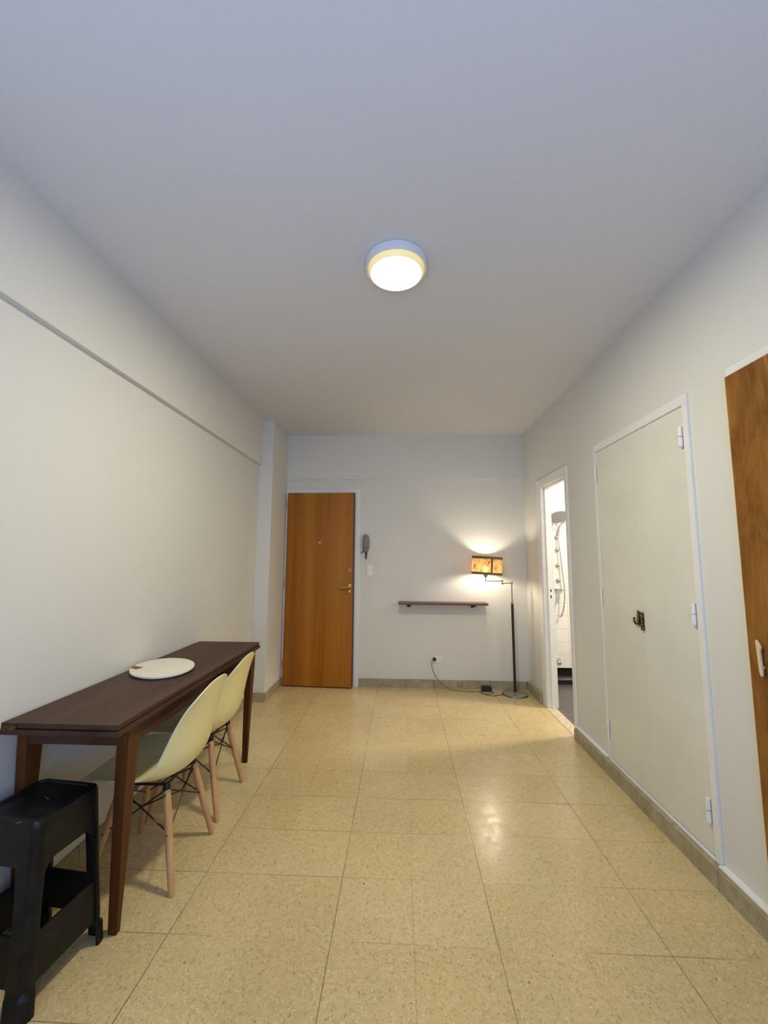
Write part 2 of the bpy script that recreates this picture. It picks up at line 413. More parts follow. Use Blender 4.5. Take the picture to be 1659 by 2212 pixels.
struct('baseboard_pillar', b, 'skirt', 'stone skirting wrapping round the pillar', cat='baseboard')
b = nb(); joints_y(b, 0, .014, YB, PY, .084); struct('baseboard_left', b, 'skirt', 'stone skirting under the table along the left wall', cat='baseboard')

# ================================================================ BATHROOM beyond the doorway
BX0, BX1, BY0, BY1 = W+.062, 4.75, 3.0, 5.15
b = nb(); bx(b, BX0, BX1, BY0, BY1, -.1, -.001); struct('floor_bathroom', b, 'slate', 'dark slate tiled bathroom floor', cat='floor')
b = nb(); bx(b, W-.02, BX0+.004, OY0+.012, OY1-.012, -.004, .004); struct('trim_2', b, 'sill', 'worn pale marble threshold of the bathroom doorway', cat='trim')
b = nb(); bx(b, BX0, BX1, BY1, BY1+.1, .094, H); struct('wall_bathroom_far', b, 'tile', 'white tiled shower wall seen through the doorway', cat='wall')
b = nb(); bx(b, BX0, BX1, BY1-.006, BY1+.1, 0, .094); struct('baseboard_bathroom', b, 'blacktile', 'black tile row below the white shower tiles', cat='baseboard')
b = nb(); bx(b, BX1, BX1+.1, BY0, BY1, -.1, H); bx(b, BX0, BX1, BY0-.1, BY0, -.1, H); struct('wall_bathroom_right', b, 'tile_y', 'hidden white tiled bathroom side walls', cat='wall')
b = nb(); bx(b, BX0, BX1, 4.82, 4.90, 0, .045, .004); struct('trim_3', b, 'blacktile', 'low black shower kerb across the bathroom floor', cat='trim')
# bathroom ceiling lamp
t = thing('bathroom_lamp', 'round ceiling lamp inside the bathroom, out of sight', 'lamp', (3.95, 3.80, H))
b = nb(); lathe(b, [(.13, -.02), (.14, 0)], (3.95, 3.80, H), 32); obj('lamp_ring', b, 'lampbody', t, True)
b = nb(); lathe(b, [(0, -.07), (.06, -.068), (.11, -.05), (.13, -.02)], (3.95, 3.80, H), 32)
MT['bathdiff'] = m_emit('lit bathroom diffuser', (1., .90, .74), BATH_E); obj('diffuser', b, 'bathdiff', t, True)

# shower panel on the tiled wall
yw = BY1
t = thing('shower_column', 'white shower panel with rain head, jets and hand shower on the tiled wall', 'shower', (3.34, yw, 1.0))
b = nb(); prism(b, [(3.285, 1.02), (3.405, 1.01), (3.405, 1.75), (3.37, 1.83), (3.32, 1.83), (3.285, 1.75)], 'y', yw-.04, yw-.002, .006); pn = obj('panel_body', b, 'plate', t, True)
b = nb(); lathe(b, [(0, 0), (.115, .004), (.12, .012), (.10, .022), (.03, .03), (0, .032)], (3.31, yw-.23, 1.86), 32, Matrix.Rotation(math.radians(-32), 4, 'X')); rh = obj('rain_head', b, 'headshade', t, True)
b = nb(); tube(b, fillet([(3.345, yw-.03, 1.78), (3.34, yw-.14, 1.93), (3.31, yw-.23, 1.89)], .06), .014, 12); obj('head_arm', b, 'plate', t, True)
b = nb(); tube(b, catmull([(3.355, yw-.05, 1.66), (3.375, yw-.07, 1.78), (3.425, yw-.09, 1.83)]), .011, 10); lathe(b, [(0, -.012), (.024, -.01), (.028, .004), (.012, .02)], (3.452, yw-.10, 1.835), 16, Matrix.Rotation(math.radians(70), 4, 'Y')); obj('hand_shower', b, 'chrome', t, True)
for z in (1.635, 1.485, 1.30, 1.12):
    b = nb(); lathe(b, [(0, .03), (.012, .028), (.024, .016), (.026, 0)], (3.335, yw-.04, z), 16, Matrix.Rotation(PI/2, 4, 'X')); obj('jet_knob', b, 'chrome', t, True)
b = nb(); tube(b, catmull([(3.352, yw-.07, 1.72), (3.345, yw-.07, 1.60), (3.358, yw-.08, 1.45), (3.372, yw-.08, 1.25), (3.385, yw-.09, 1.08), (3.385, yw-.09, .92), (3.368, yw-.08, .78), (3.345, yw-.06, .70), (3.325, yw-.05, .71)]), .008, 8); obj('hose', b, 'satin', t, True)
b = nb(); tube(b, catmull([(3.335, yw-.03, 1.01), (3.335, yw-.04, .93), (3.318, yw-.04, .85)]), .010, 8); obj('supply_hose', b, 'satin', t, True)
b = nb(); lathe(b, [(0, .035), (.02, .03), (.03, .012), (.034, 0)], (3.305, yw-.002, .185), 20, Matrix.Rotation(PI/2, 4, 'X')); tube(b, [(3.305, yw-.02, .185), (3.305, yw-.07, .155)], [.012, .02], 12)
tag(obj('shower_tap', b, 'chrome', None, True), 'small chrome tap low on the white shower tiles', 'tap')

# ================================================================ DOORS
# --- bathroom doorway frame
d2 = struct('door_2', label='white painted bathroom doorway standing open', loc=(W, 3.76, 0), cat='doorway')
b = nb(); x0 = W-.014
bx(b, x0, W, 3.403, OY0, 0, OZ+.062, .003); bx(b, x0, W, OY1, 4.172, 0, OZ+.062, .003); bx(b, x0, W, OY0, OY1, OZ, OZ+.062, .003)
obj('casing', b, 'trim', d2)
b = nb()
bx(b, W-.006, BX0+.03, OY0, OY0+.012, 0, OZ); bx(b, W-.006, BX0+.03, OY1-.012, OY1, 0, OZ); bx(b, W-.006, BX0+.03, OY0+.012, OY1-.012, OZ-.012, OZ)
bx(b, W+.030, W+.046, OY1-.026, OY1-.012, 0, OZ-.012); bx(b, W+.030, W+.046, OY0+.012, OY0+.018, 0, OZ-.012); bx(b, W+.03, W+.046, OY0+.018, OY1-.026, OZ-.026, OZ-.012)
obj('jamb', b, 'trim', d2)
b = nb(); bx(b, W+.052, W+.072, OY1-.0135, OY1-.012, .98, 1.12); obj('strike_plate', b, 'trim', d2)
for z0, z1 in ((1.062, 1.088), (1.005, 1.030)):
    b = nb(); bx(b, W+.055, W+.066, OY1-.0145, OY1-.0135, z0, z1); obj('latch_hole', b, 'blackrub', d2)

# --- entrance door, ajar by a few degrees
d1 = struct('door_1', label='orange varnished wooden entrance door with white frame', loc=(.172, D, 0), cat='door')
FX0, FX1, FZ = .144, .989, 2.149
b = nb(); yf = D-.018
bx(b, FX0, .170, yf, D, 0, FZ, .003); bx(b, .936, FX1, yf, D, 0, FZ, .003); bx(b, .170, .936, yf, D, 2.104, FZ, .003)
bx(b, .928, .936, D-.008, D, 0, 2.104); obj('door_frame', b, 'trim', d1)
b = nb(); bx(b, .170, .930, D-.004, D-.001, 0, 2.104); obj('gap_shade', b, 'doordark', d1)  # dark sheet painted in for the shade in the gap behind the ajar leaf
ANG = -math.radians(3.4)
b = nb(); bx(b, 0, .752, -.036, 0, .012, 2.096, .002)
lf = obj('door_leaf', b, 'door', d1, local=True); lf.location = (0.002, -.018, 0); lf.rotation_euler = (0, 0, ANG)
def onleaf(name, bm, mat, **k):
    o = obj(name, bm, mat, lf, local=True, **k); return o
b = nb(); bx(b, .7525, .7555, -.036, -.001, .012, 2.096); onleaf('dark_edge', b, 'doordark')
b = nb(); bx(b, 0.001, .752, -.037, -.001, .004, .0115); onleaf('bottom_edge', b, 'doordark')
b = nb(); tube(b, fillet([(.715, -.036, 1.062), (.715, -.085, 1.062), (.615, -.085, 1.058)], .015), [.009]*9+[.008], 10); onleaf('door_handle', b, 'brass', smooth=True)
RX = Matrix.Rotation(PI/2, 4, 'X')
b = nb(); lathe(b, [(.022, 0), (.022, .005), (.018, .008), (0, .008)], (.715, -.036, 1.068), 20, RX); onleaf('rosette', b, 'brass', smooth=True)
b = nb(); lathe(b, [(.020, 0), (.020, .006), (.012, .010), (0, .010)], (.715, -.036, 1.010), 20, RX); tube(b, [(.708, -.046, 1.008), (.69, -.060, .998)], .006, 8); onleaf('keyhole_cover', b, 'brass', smooth=True)
b = nb(); bx(b, .694, .728, -.040, -.036, 1.222, 1.256, .004); onleaf('upper_lock', b, 'brass')
b = nb(); lathe(b, [(.009, 0), (.009, .0015), (0, .0015)], (.711, -.0398, 1.239), 16, RX); onleaf('lock_cylinder', b, 'blackrub')
b = nb(); lathe(b, [(.019, 0), (.019, .003), (0, .004)], (.378, -.036, 1.541), 20, RX @ Matrix.Scale(.6, 4, (0, 1, 0))); onleaf('peephole_plate', b, 'brass', smooth=True)
for z in (1.968, 1.088, .224):
    b = nb(); tube(b, [(.163, yf-.008, z-.045), (.163, yf-.008, z+.045)], .008, 10); bx(b, .150, .163, yf-.003, yf, z-.04, z+.04); obj('hinge', b, 'satin', d1)

# --- built in closet
cl = thing('closet', 'tall built-in closet with two cream painted doors and white frame', 'closet', (W, 2.436, 0))
CY0, CY1, CZ0, CZ1 = 1.954, 2.918, .098, 2.167
b = nb(); xf = W-.014
bx(b, xf, W, CY0, 1.989, CZ0-.012, CZ1, .003); bx(b, xf, W, 2.888, CY1, CZ0-.012, CZ1, .003); bx(b, xf, W, 1.989, 2.888, 2.118, CZ1, .003)
bx(b, W-.017, W, 1.989, 2.888, CZ0-.012, CZ0-.001, .002); obj('closet_frame', b, 'trim', cl)
b = nb(); bx(b, W-.004, W-.001, 1.989, 2.888, CZ0, 2.118); obj('closet_back_panel', b, 'trim', cl)
leaves = []
for ya, yb, hy in ((1.992, 2.4416, 1.989), (2.4428, 2.885, 2.888)):
    b = nb(); bx(b, W-.010, W-.0045, ya, yb, CZ0+.006, 2.105, .001)
    lfx = obj('closet_door', b, 'closet', cl); leaves.append(lfx)
    near = hy < 2.4
    for z in (1.965, 1.127, .286):
        b = nb(); r = .0105 if near else .006; yy = hy+.012 if near else hy-.006
        tube(b, [(W-.019, yy, z-.048), (W-.019, yy, z-.002)], r, 10); tube(b, [(W-.019, yy, z+.002), (W-.019, yy, z+.048)], r, 10)
        tube(b, [(W-.019, yy, z-.053), (W-.019, yy, z-.048)], r*.6, 8)
        obj('hinge', b, 'trim', lfx, True)
# little bronze pull catches either side of the seam
def latch(parent, y, zc, flip):
    b = nb()
    bx(b, W-.015, W-.010, y-.008, y+.008, zc-.040, zc+.042, .0025)
    for dz in (.040, .024): lathe(b, [(.008, 0), (.009, .004), (.006, .009), (0, .010)], (W-.014, y, zc+dz), 12, Matrix.Rotation(-PI/2, 4, 'Y'))
    tube(b, [(W-.020, y, zc+.030), (W-.021, y, zc-.020)], .0055, 8)
    if flip:
        tube(b, catmull([(W-.020, y, zc-.018), (W-.022, y+.014, zc-.030), (W-.024, y+.030, zc-.022), (W-.024, y+.036, zc-.004), (W-.022, y+.030, zc+.004)], 5), .0055, 8)
        tube(b, [(W-.022, y-.004, zc-.028), (W-.022, y-.040, zc-.034)], .005, 8)
        tube(b, [(W-.018, y+.016, zc+.020), (W-.018, y-.034, zc+.018)], .0026, 8)
    else:
        bx(b, W-.024, W-.010, y-.010, y+.010, zc-.052, zc-.030, .003)
    return obj('door_catch', b, 'bronze', parent, True, label='dark bronze pull catch')
latch(leaves[1], 2.459, 1.038, True); latch(leaves[0], 2.422, 1.034, False)

# --- brown plywood door close to the viewer
d3 = struct('door_3', label='reddish brown plywood door at the right edge, nearest the viewer', loc=(W, 1.3, 0), cat='door')
b = nb(); bx(b, W-.012, W, .86, 1.712, .098, 2.168, .003); obj('door_frame', b, 'trim', d3)
b = nb(); bx(b, 2.777, W-.012, .92, 1.682, .100, 2.120, .002); dl = obj('door_leaf', b, 'door2', d3)
b = nb(); bx(b, 2.778, W-.0125, 1.6822, 1.6850, .100, 2.120); obj('pale_edge', b, 'dooredge', d3)
b = nb(); prism(b, [(1.629, 1.082), (1.634, 1.078), (1.628, .968), (1.622, .952), (1.614, .955), (1.613, .975), (1.619, 1.045), (1.611, 1.056), (1.615, 1.066)], 'x', 2.764, 2.770, .002); tube(b, [(2.777, 1.621, .985), (2.767, 1.621, .985)], .006, 10)
obj('door_handle', b, 'creampull', dl, label='cream painted upright pull handle')
b = nb(); pts = [(2.7745, 1.617+.023*math.cos(a*PI/12), .982+.024*math.sin(a*PI/12)) for a in range(25)]; tube(b, pts, .0026, 8, False); obj('ring', b, 'bronze', dl, True)

# ================================================================ CEILING LAMP
t = thing('ceiling_lamp', 'round lit flush lamp with white ring on the ceiling', 'lamp', (1.425, 1.826, H))
c = (1.425, 1.826, H)
b = nb(); lathe(b, [(.1325, -.034), (.1375, -.040), (.1430, -.040), (.1455, -.034), (.1460, -.004), (.142, 0), (.10, 0)], c, 64); obj('lamp_ring', b, 'lampbody', t, True)
b = nb(); lathe(b, [(0, -.066), (.06, -.0655), (.105, -.064), (.120, -.061)], c, 64); obj('diffuser', b, 'diffuser', t, True)
MT['rimglow'] = m_emit('dimly lit diffuser rim', (1., .86, .42), .35)
b = nb(); lathe(b, [(.120, -.061), (.127, -.057), (.1315, -.048), (.1325, -.034)], c, 64); obj('diffuser_rim', b, 'rimglow', t, True)

# ================================================================ TABLE
TX0, TX1, TY0, TY1, TZ = .022, .452, 1.492, 2.955, .781
t = thing('console_table', 'long narrow dark wood folding-top table against the left wall', 'table', ((TX0+TX1)/2, (TY0+TY1)/2, 0))
b = nb(); bx(b, TX0, TX1, TY0, TY1, TZ-.018, TZ, .003); obj('table_top', b, 'table', t, label='upper leaf of the folding top')
b = nb(); bx(b, TX0, TX1+.006, TY0-.004, TY1+.004, TZ-.040, TZ-.0215, .003); obj('lower_leaf', b, 'table', t)
b = nb(); bx(b, TX0+.07, TX1-.05, TY0+.07, TY1-.06, TZ-.100, TZ-.0405); 
bx(b, TX0+.060, TX0+.078, TY0+.07, TY1-.07, TZ-.105, TZ-.041)
b.free(); b = nb()
ax0, ax1, ay0, ay1 = TX0-.016, TX1-.015, TY0+.085, TY1-.030
bx(b, ax1-.020, ax1-.002, ay0+.05, ay1-.05, TZ-.112, TZ-.041); bx(b, ax0+.002, ax0+.020, ay0+.05, ay1-.05, TZ-.112, TZ-.041)
bx(b, ax0+.04, ax1-.04, ay0+.006, ay0+.024, TZ-.108, TZ-.041); bx(b, ax0+.04, ax1-.05, ay1-.022, ay1-.004, TZ-.098, TZ-.041)
obj('apron', b, 'table', t)
def taper_leg(sx, sy):
    # square leg flush with the table corner at the top, tapering and leaning outward corner inward
    x = ax1 if sx > 0 else ax0; y = ay1 if sy > 0 else ay0
    h = TZ-.041; near = sy < 0
    tw, td, bw, bd = (.045, .070, .034, .024)
    dx, dy = (-.024 if sx > 0 else -.004), (.048 if near else .0)
    b = nb(); prev = None
    for f, z in ((1.0, 0), (.985, .006), (.5, h*.5), (.08, h*.86), (0, h)):
        w_, d_ = tw+(bw-tw)*f, td+(bd-td)*f
        if z == 0: w_ -= .003; d_ -= .003
        ox, oy = dx*f, dy*f
        r = [b.verts.new(p) for p in ((x+ox, y+oy, z), (x+ox-sx*w_, y+oy, z), (x+ox-sx*w_, y+oy-sy*d_, z), (x+ox, y+oy-sy*d_, z))]
        if prev:
            for k in range(4): b.faces.new((prev[k], prev[(k+1) % 4], r[(k+1) % 4], r[k]))
        else: b.faces.new(r)
        prev = r
    b.faces.new(prev)
    es = [e for e in b.edges if abs((e.verts[0].co-e.verts[1].co).z) > .02]
    bmesh.ops.bevel(b, geom=es, offset=.003, segments=2, affect='EDGES')
    return b
for sx in (1, -1):
    for sy in (1, -1): obj('leg', taper_leg(sx, sy), 'leg_wood', t)
b = nb()
for y in (TY0+.006,):
    tube(b, [(TX0+.006, y-.009, TZ-.0195), (TX0+.058, y-.009, TZ-.0195)], .0042, 8)
    bx(b, TX0+.004, TX0+.060, y-.0095, y-.0062, TZ-.030, TZ-.009)
obj('hinge', b, 'bronze', t, label='brass folding hinge at the wall end')

# oval white board on the table
t = thing('serving_board', 'thin round white board with brown tab lying on the dark table', 'board', (.192, 2.210, TZ))
b = nb(); n = 64; ring = []
ca, sa = math.cos(math.radians(120)), math.sin(math.radians(120))
def bp(a, k=1.):
    u, v = .203*k*math.cos(a), .152*k*math.sin(a); return (.192+u*ca-v*sa, 2.210+u*sa+v*ca)
prism(b, [bp(2*PI*k/n) for k in range(n)], 'z', TZ+.008, TZ+.015, .0012); 
prism(b, [bp(2*PI*k/n, .90) for k in range(n)], 'z', TZ+.0006, TZ+.008)
obj('board_disc', b, 'board', t)
b = nb(); q = [(.040, 2.175), (.084, 2.150), (.098, 2.186), (.032, 2.215)]
prism(b, [(x, y) for x, y in q], 'z', TZ+.0152, TZ+.0168); obj('leather_tab', b, 'boardnotch', t)

# ================================================================ CHAIRS
PROF = [(-.236, .424, .150, .000, 0), (-.233, .432, .192, .001, 0), (-.215, .439, .214, .006, 0), (-.150, .433, .228, .022, 0), (-.060, .416, .233, .038, 0),
        (.030, .405, .234, .050, -.003), (.105, .412, .232, .060, -.030), (.160, .442, .226, .060, -.058), (.190, .490, .220, .044, -.074), (.208, .560, .214, .014, -.076),
        (.222, .640, .206, .0, -.062), (.236, .710, .192, -.004, -.042), (.246, .760, .170, -.010, -.022), (.252, .790, .135, -.012, -.010), (.255, .806, .085, -.008, -.003)]
def shell_bm():
    rows = []
    P = [(Vector((p[0], p[1], p[2])), Vector((p[3], p[4], 0))) for p in PROF]
    A = catmull([p[0] for p in P], 5); B = catmull([p[1] for p in P], 5)
    b = nb(); n = 24
    for a, c in zip(A, B):
        row = []
        for k in range(n+1):
            s = -1+2*k/n; s = math.copysign(abs(s)**.85, s)
            e = abs(s)**2.6
            row.append(b.verts.new((a.x+c.y*e, a.z*s, a.y+c.x*e)))
        rows.append(row)
    for r, q in zip(rows, rows[1:]):
        for k in range(n): b.faces.new((r[k], r[k+1], q[k+1], q[k]))
    return b, rows
def make_chair(label):
    t = thing('shell_chair', label, 'chair', (0, 0, 0), 'cream shell chairs at the table')
    b, rows = shell_bm()
    loop = [r[0].co.copy() for r in rows]+[v.co.copy() for v in rows[-1][1:-1]]+[r[-1].co.copy() for r in reversed(rows)]+[v.co.copy() for v in reversed(rows[0][1:-1])]
    o = obj('seat_shell', b, 'shell', t, True, local=True)
    m = o.modifiers.new('thickness', 'SOLIDIFY'); m.thickness = .005; m.offset = 0
    m = o.modifiers.new('round', 'SUBSURF'); m.levels = 1; m.render_levels = 1
    b = nb(); tube(b, loop+[loop[0]], .0034, 6, False); obj('shell_rim', b, 'rim', t, True, local=True)
    tops = {}; feet = {}
    for sx in (1, -1):
        for sy in (1, -1):
            T_ = Vector((.100*sx, .120*sy, .378)); F_ = Vector((.182*sx, .192*sy, 0.0)); tops[sx, sy] = T_; feet[sx, sy] = F_
            b = nb(); d = F_-T_; pts = [T_+d*f for f in (0, .03, .25, .6, .96, 1)]; tube(b, pts, [.0125, .014, .0165, .0155, .0125, .0110], 16)
            for v in b.verts:
                if v.co.z < .0: v.co.z = 0
            g = obj('leg', b, 'beech', t, True, local=True)
            nrm = Vector((0, sy, 0))
            for f in (.06, .44):
                b = nb(); p = T_+d*f; tube(b, [p-nrm*.017, p+nrm*.0185], [.0035, .0045], 8)
                obj('bolt', b, 'satin', g, local=True)
            b = nb(); e = Vector((sx*.020, sy*.014, .024)); tube(b, [T_-Vector((0, 0, .012)), T_+Vector((0, 0, .004)), T_+Vector((0, 0, .020))], [.0155, .016, .010], 12)
            obj('mount', b, 'blackmetal', t, True, local=True)
    b = nb(); at = lambda k, f: tops[k]+(feet[k]-tops[k])*f
    order = [(1, 1), (1, -1), (-1, -1), (-1, 1)]
    for i in range(4):
        a, c = order[i], order[(i+1) % 4]
        tube(b, [at(a, .02), at(c, .44)], .0032, 8); tube(b, [at(c, .02), at(a, .44)], .0032, 8)
        mid = (at(a, .06)+at(c, .06))/2-Vector((0, 0, .055)); tube(b, [at(a, .08), mid, at(c, .08)], .0032, 8)
    obj('wire_bracing', b, 'blackmetal', t, True, local=True)
    b = nb()
    tube(b, [tops[1, 1]+Vector((0, 0, .012)), tops[1, -1]+Vector((0, 0, .012))], .006, 8); tube(b, [tops[-1, 1]+Vector((0, 0, .012)), tops[-1, -1]+Vector((0, 0, .012))], .006, 8)
    tube(b, [tops[1, 1]+Vector((0, 0, .012)), tops[-1, 1]+Vector((0, 0, .012))], .006, 8); tube(b, [tops[1, -1]+Vector((0, 0, .012)), tops[-1, -1]+Vector((0, 0, .012))], .006, 8)
    obj('underframe', b, 'blackmetal', t, True, local=True)
    return t
def copy_tree(o, parent=None):
    c_ = o.copy(); COL.objects.link(c_)
    if parent is not None: c_.parent = parent
    for ch in list(o.children): copy_tree(ch, c_)
    return c_
c1 = make_chair('cream plastic shell chair pushed under the table, the one nearer the black stool')
c2 = copy_tree(c1); c2['label'] = 'cream plastic shell chair pushed under the table, the one nearer the entrance door'
c1.location = (.330, 1.994, 0); c1.rotation_euler = (0, 0, math.radians(1.5))
c2.location = (.300, 2.470, 0); c2.rotation_euler = (0, 0, math.radians(2.0))

# ================================================================ BLACK STOOL
def make_stool():
    x0, x1, y0, y1, zt = .070, .328, 1.364, 1.612, .538
    cx, cy = (x0+x1)/2, (y0+y1)/2
    t = thing('plastic_stool', 'scuffed black plastic step stool in front of the table end', 'stool', (cx, cy, 0))
    hx, hy = (x1-x0)/2, (y1-y0)/2; SX_, SY_ = .032, .028            # splay at the floor
    def half(z, u=1): k = 1-z/zt; return hx+(SX_ if u > 0 else .006)*k, hy+SY_*k
    # seat: rounded square with a slightly dished middle
    def rsq(z, inset, r, seg=6):
        out = []
        for qx, qy, a0 in ((1, 1, 0), (-1, 1, PI/2), (-1, -1, PI), (1, -1, 1.5*PI)):
            ax, ay = half(z, qx); ax -= inset; ay -= inset
            for k in range(seg+1):
                a = a0+PI/2*k/seg; out.append((cx+qx*(ax-r)+r*math.cos(a), cy+qy*(ay-r)+r*math.sin(a), z))
        return out
    b = nb(); prev = None
    for z, ins, r in ((zt-.030, .001, .034), (zt-.012, .001, .034), (zt-.004, .004, .033), (zt, .012, .028), (zt, .026, .02), (zt-.004, .028, .018), (zt-.004, .090, .015)):
        rg = [b.verts.new(p) for p in rsq(z, ins, r)]
        if prev:
            for k in range(len(rg)): b.faces.new((prev[k], prev[(k+1) % len(rg)], rg[(k+1) % len(rg)], rg[k]))
        prev = rg
    b.faces.new(prev); obj('seat', b, 'blackplastic', t, True)
    # each leg: an L-shaped splayed column with a stepped foot
    def wallpt(side, s, z, ins=0.):
        # s -1..1 along the side, on the outer skin
        ax, ay = half(z, 1); bx_, _ = half(z, -1); ax -= ins; ay -= ins; bx_ -= ins
        mx, wx = (ax-bx_)/2, (ax+bx_)/2
        if side == 0: return (cx+mx+s*wx, cy-ay, z)
        if side == 1: return (cx+ax, cy+s*ay, z)
        if side == 2: return (cx+mx-s*wx, cy+ay, z)
        return (cx-bx_, cy-s*ay, z)
    for sx, sy in ((1, 1), (1, -1), (-1, 1), (-1, -1)):
        b = nb(); prev = None
        lv = [(0, .062, -.004), (.060, .060, -.004), (.066, .058, .0), (.078, .056, .003), (.086, .056, .001), (.30, .054, .002), (zt-.12, .060, .002), (zt-.03, .064, .002)]
        for z, wd_, ins in lv:
            ax, ay = half(z, sx); ax -= ins; ay -= ins; r = .030; th = .010
            P = lambda u, v: (cx+sx*(ax-u), cy+sy*(ay-v), z)   # u,v inward from the outer corner
            wd_, wy_ = wd_+.008, wd_*.66; pts = [P(wd_, 0)]
            for k in range(7):
                a = PI/2*k/6; pts.append(P(r-r*math.sin(a), r-r*math.cos(a)))
            pts += [P(0, wy_), P(th, wy_), P(th, th+.01), P(th+.01, th), P(wd_, th)]
            rg = [b.verts.new(p) for p in pts]
            if prev:
                for k in range(len(rg)): b.faces.new((prev[k], prev[(k+1) % len(rg)], rg[(k+1) % len(rg)], rg[k]))
            else: b.faces.new(rg)
            prev = rg
        b.faces.new(prev); obj('leg', b, 'blackplastic', t, True)
    def panel(side, z0, z1, arch, ins):
        b = nb(); cols = 24; th = .006; rows_ = []
        for k in range(cols+1):
            s = (-1+2*k/cols)*.80
            lo = z0
            if arch: lo = z0+ (0 if abs(s) < .42 else -(.045*((abs(s)-.42)/.38)**2))
            a0 = wallpt(side, s, lo, ins); a1 = wallpt(side, s, z1, ins); c0 = wallpt(side, s, lo, ins+th); c1_ = wallpt(side, s, z1, ins+th)
            rows_.append([b.verts.new(p) for p in (a0, a1, c1_, c0)])
        for p_, q_ in zip(rows_, rows_[1:]):
            for k in range(4): b.faces.new((p_[k], p_[(k+1) % 4], q_[(k+1) % 4], q_[k]))
        b.faces.new(rows_[0]); b.faces.new(rows_[-1]); return b
    for side in range(4):
        obj('skirt_panel', panel(side, .405, zt-.031, True, .004), 'blackplastic', t)
        b = panel(side, .082, .218, False, .006); obj('rail', b, 'blackplastic', t)
    b = nb()
    MT['scuff'] = m_plain('pale scuffs on black plastic', (.10, .105, .11), .5)
    for (xa, ya, xb, yb) in ((.12, 1.395, .318, 1.372), (.20, 1.50, .232, 1.487), (.25, 1.36, .275, 1.38)):
        dx, dy = xb-xa, yb-ya; L = math.hypot(dx, dy); nx, ny = -dy/L*.0012, dx/L*.0012
        prism(b, [(xa-nx, ya-ny), (xb-nx, yb-ny), (xb+nx, yb+ny), (xa+nx, ya+ny)], 'z', zt-.0038, zt-.0030)
    obj('scuff_mark', b, 'scuff', t)
    t.rotation_euler = (0, 0, math.radians(-6.4))
make_stool()

# ================================================================ WALL SHELF
t = thing('wall_shelf', 'narrow dark red-brown wooden shelf on the end wall', 'shelf', (1.89, D, .90))
b = nb(); bx(b, 1.420, 2.362, D-.175, D-.0005, .886, .908, .002); obj('shelf_board', b, 'shelfwood', t)
for xc in (1.531, 2.222):
    b = nb()
    for s in (-1, 1): bx(b, xc+s*.012-.007, xc+s*.012+.007, D-.125, D-.0005, .866, .8855, .002)
    bx(b, xc-.018, xc+.018, D-.02, D-.0005, .845, .8855, .002); obj('bracket', b, 'blackmetal', t)

# ================================================================ SOCKET, SWITCH, INTERCOM
t = thing('wall_socket', 'white double wall socket low on the end wall', 'socket', (1.835, D, .296))
b = nb(); bx(b, 1.780, 1.892, D-.009, D-.0005, .262, .332, .003); obj('cover_plate', b, 'plate', t)
b = nb()
for xc in (1.868,):
    lathe(b, [(.018, 0), (.018, .002), (0, .002)], (xc, D-.009, .297), 20, RX)
obj('socket_insert', b, 'board', t)
b = nb(); 
for s in (-1, 1): bx(b, 1.868+s*.006-.0015, 1.868+s*.006+.0015, D-.0120, D-.0112, .293, .303)
obj('socket_slot', b, 'blackrub', t)
t = thing('light_switch', 'white light switch plate beside the entrance door', 'switch', (1.101, D, 1.24))
b = nb(); bx(b, 1.069, 1.133, D-.010, D-.0005, 1.180, 1.300, .004); obj('cover_plate', b, 'plate', t)
for z in (1.262, 1.222):
    b = nb(); bx(b, 1.084, 1.118, D-.014, D-.010, z-.016, z+.016, .002); obj('rocker', b, 'board', t)

t = thing('intercom', 'grey wall intercom handset beside the entrance door frame', 'intercom', (1.055, D, 1.5))
b = nb(); pts = []
for k in range(24):
    a = 2*PI*k/24; pts.append((1.055+.043*math.copysign(abs(math.cos(a))**.8, math.cos(a)), 1.540+.098*math.copysign(abs(math.sin(a))**.75, math.sin(a))))
prism(b, pts, 'y', D-.030, D-.0005, .005); obj('base', b, 'greyplastic', t, True)
b = nb(); tube(b, catmull([(1.055, D-.048, 1.605), (1.055, D-.062, 1.575), (1.053, D-.062, 1.50), (1.052, D-.050, 1.455)]), [.018]*5+[.012]*18+[.018]*2, 12); lathe(b, [(0, .014), (.02, .010), (.024, 0)], (1.052, D-.040, 1.462), 16, RX)
obj('handset', b, 'greyplastic', t, True)
b = nb(); pts = []
for k in range(60):
    a = k/60*PI*2*9; z = 1.455-k/60*.095; pts.append((1.060+.013*math.cos(a)*(1-.6*k/60), D-.030+.013*math.sin(a), z))
tube(b, pts, .0042, 6); tube(b, catmull([(1.030, D-.03, 1.455), (1.012, D-.03, 1.435), (1.006, D-.02, 1.430)]), .005, 8); obj('coiled_cord', b, 'darkgrey', t, True)

# ================================================================ FLOOR LAMP
LX, LY = 2.612, 4.440
t = thing('floor_lamp', 'lit swing-arm floor lamp with mottled drum shade in the far corner', 'lamp', (LX, LY, 0))
b = nb(); lathe(b, [(.110, 0), (.124, .002), (.127, .009), (.122, .015), (.03, .021), (.014, .026), (0, .026)], (LX, LY, 0), 56); bs = obj('base', b, 'lampbase', t, True)
b = nb(); lathe(b, [(.124, .0005), (.1285, .002), (.1290, .008), (.1265, .0125)], (LX, LY, 0), 56); obj('base_rim', b, 'lampmetal', bs, True)
b = nb(); tube(b, [(LX, LY, .022), (LX-.004, LY, .905)], .0135, 16); obj('pole', b, 'poleblack', t, True)
b = nb(); tube(b, [(LX-.004, LY, .903), (LX-.004, LY, .925), (LX-.004, LY, .93), (LX-.004, LY, 1.128)], [.0125, .0115, .006, .006], 12); obj('upper_pole', b, 'lampmetal', t, True)
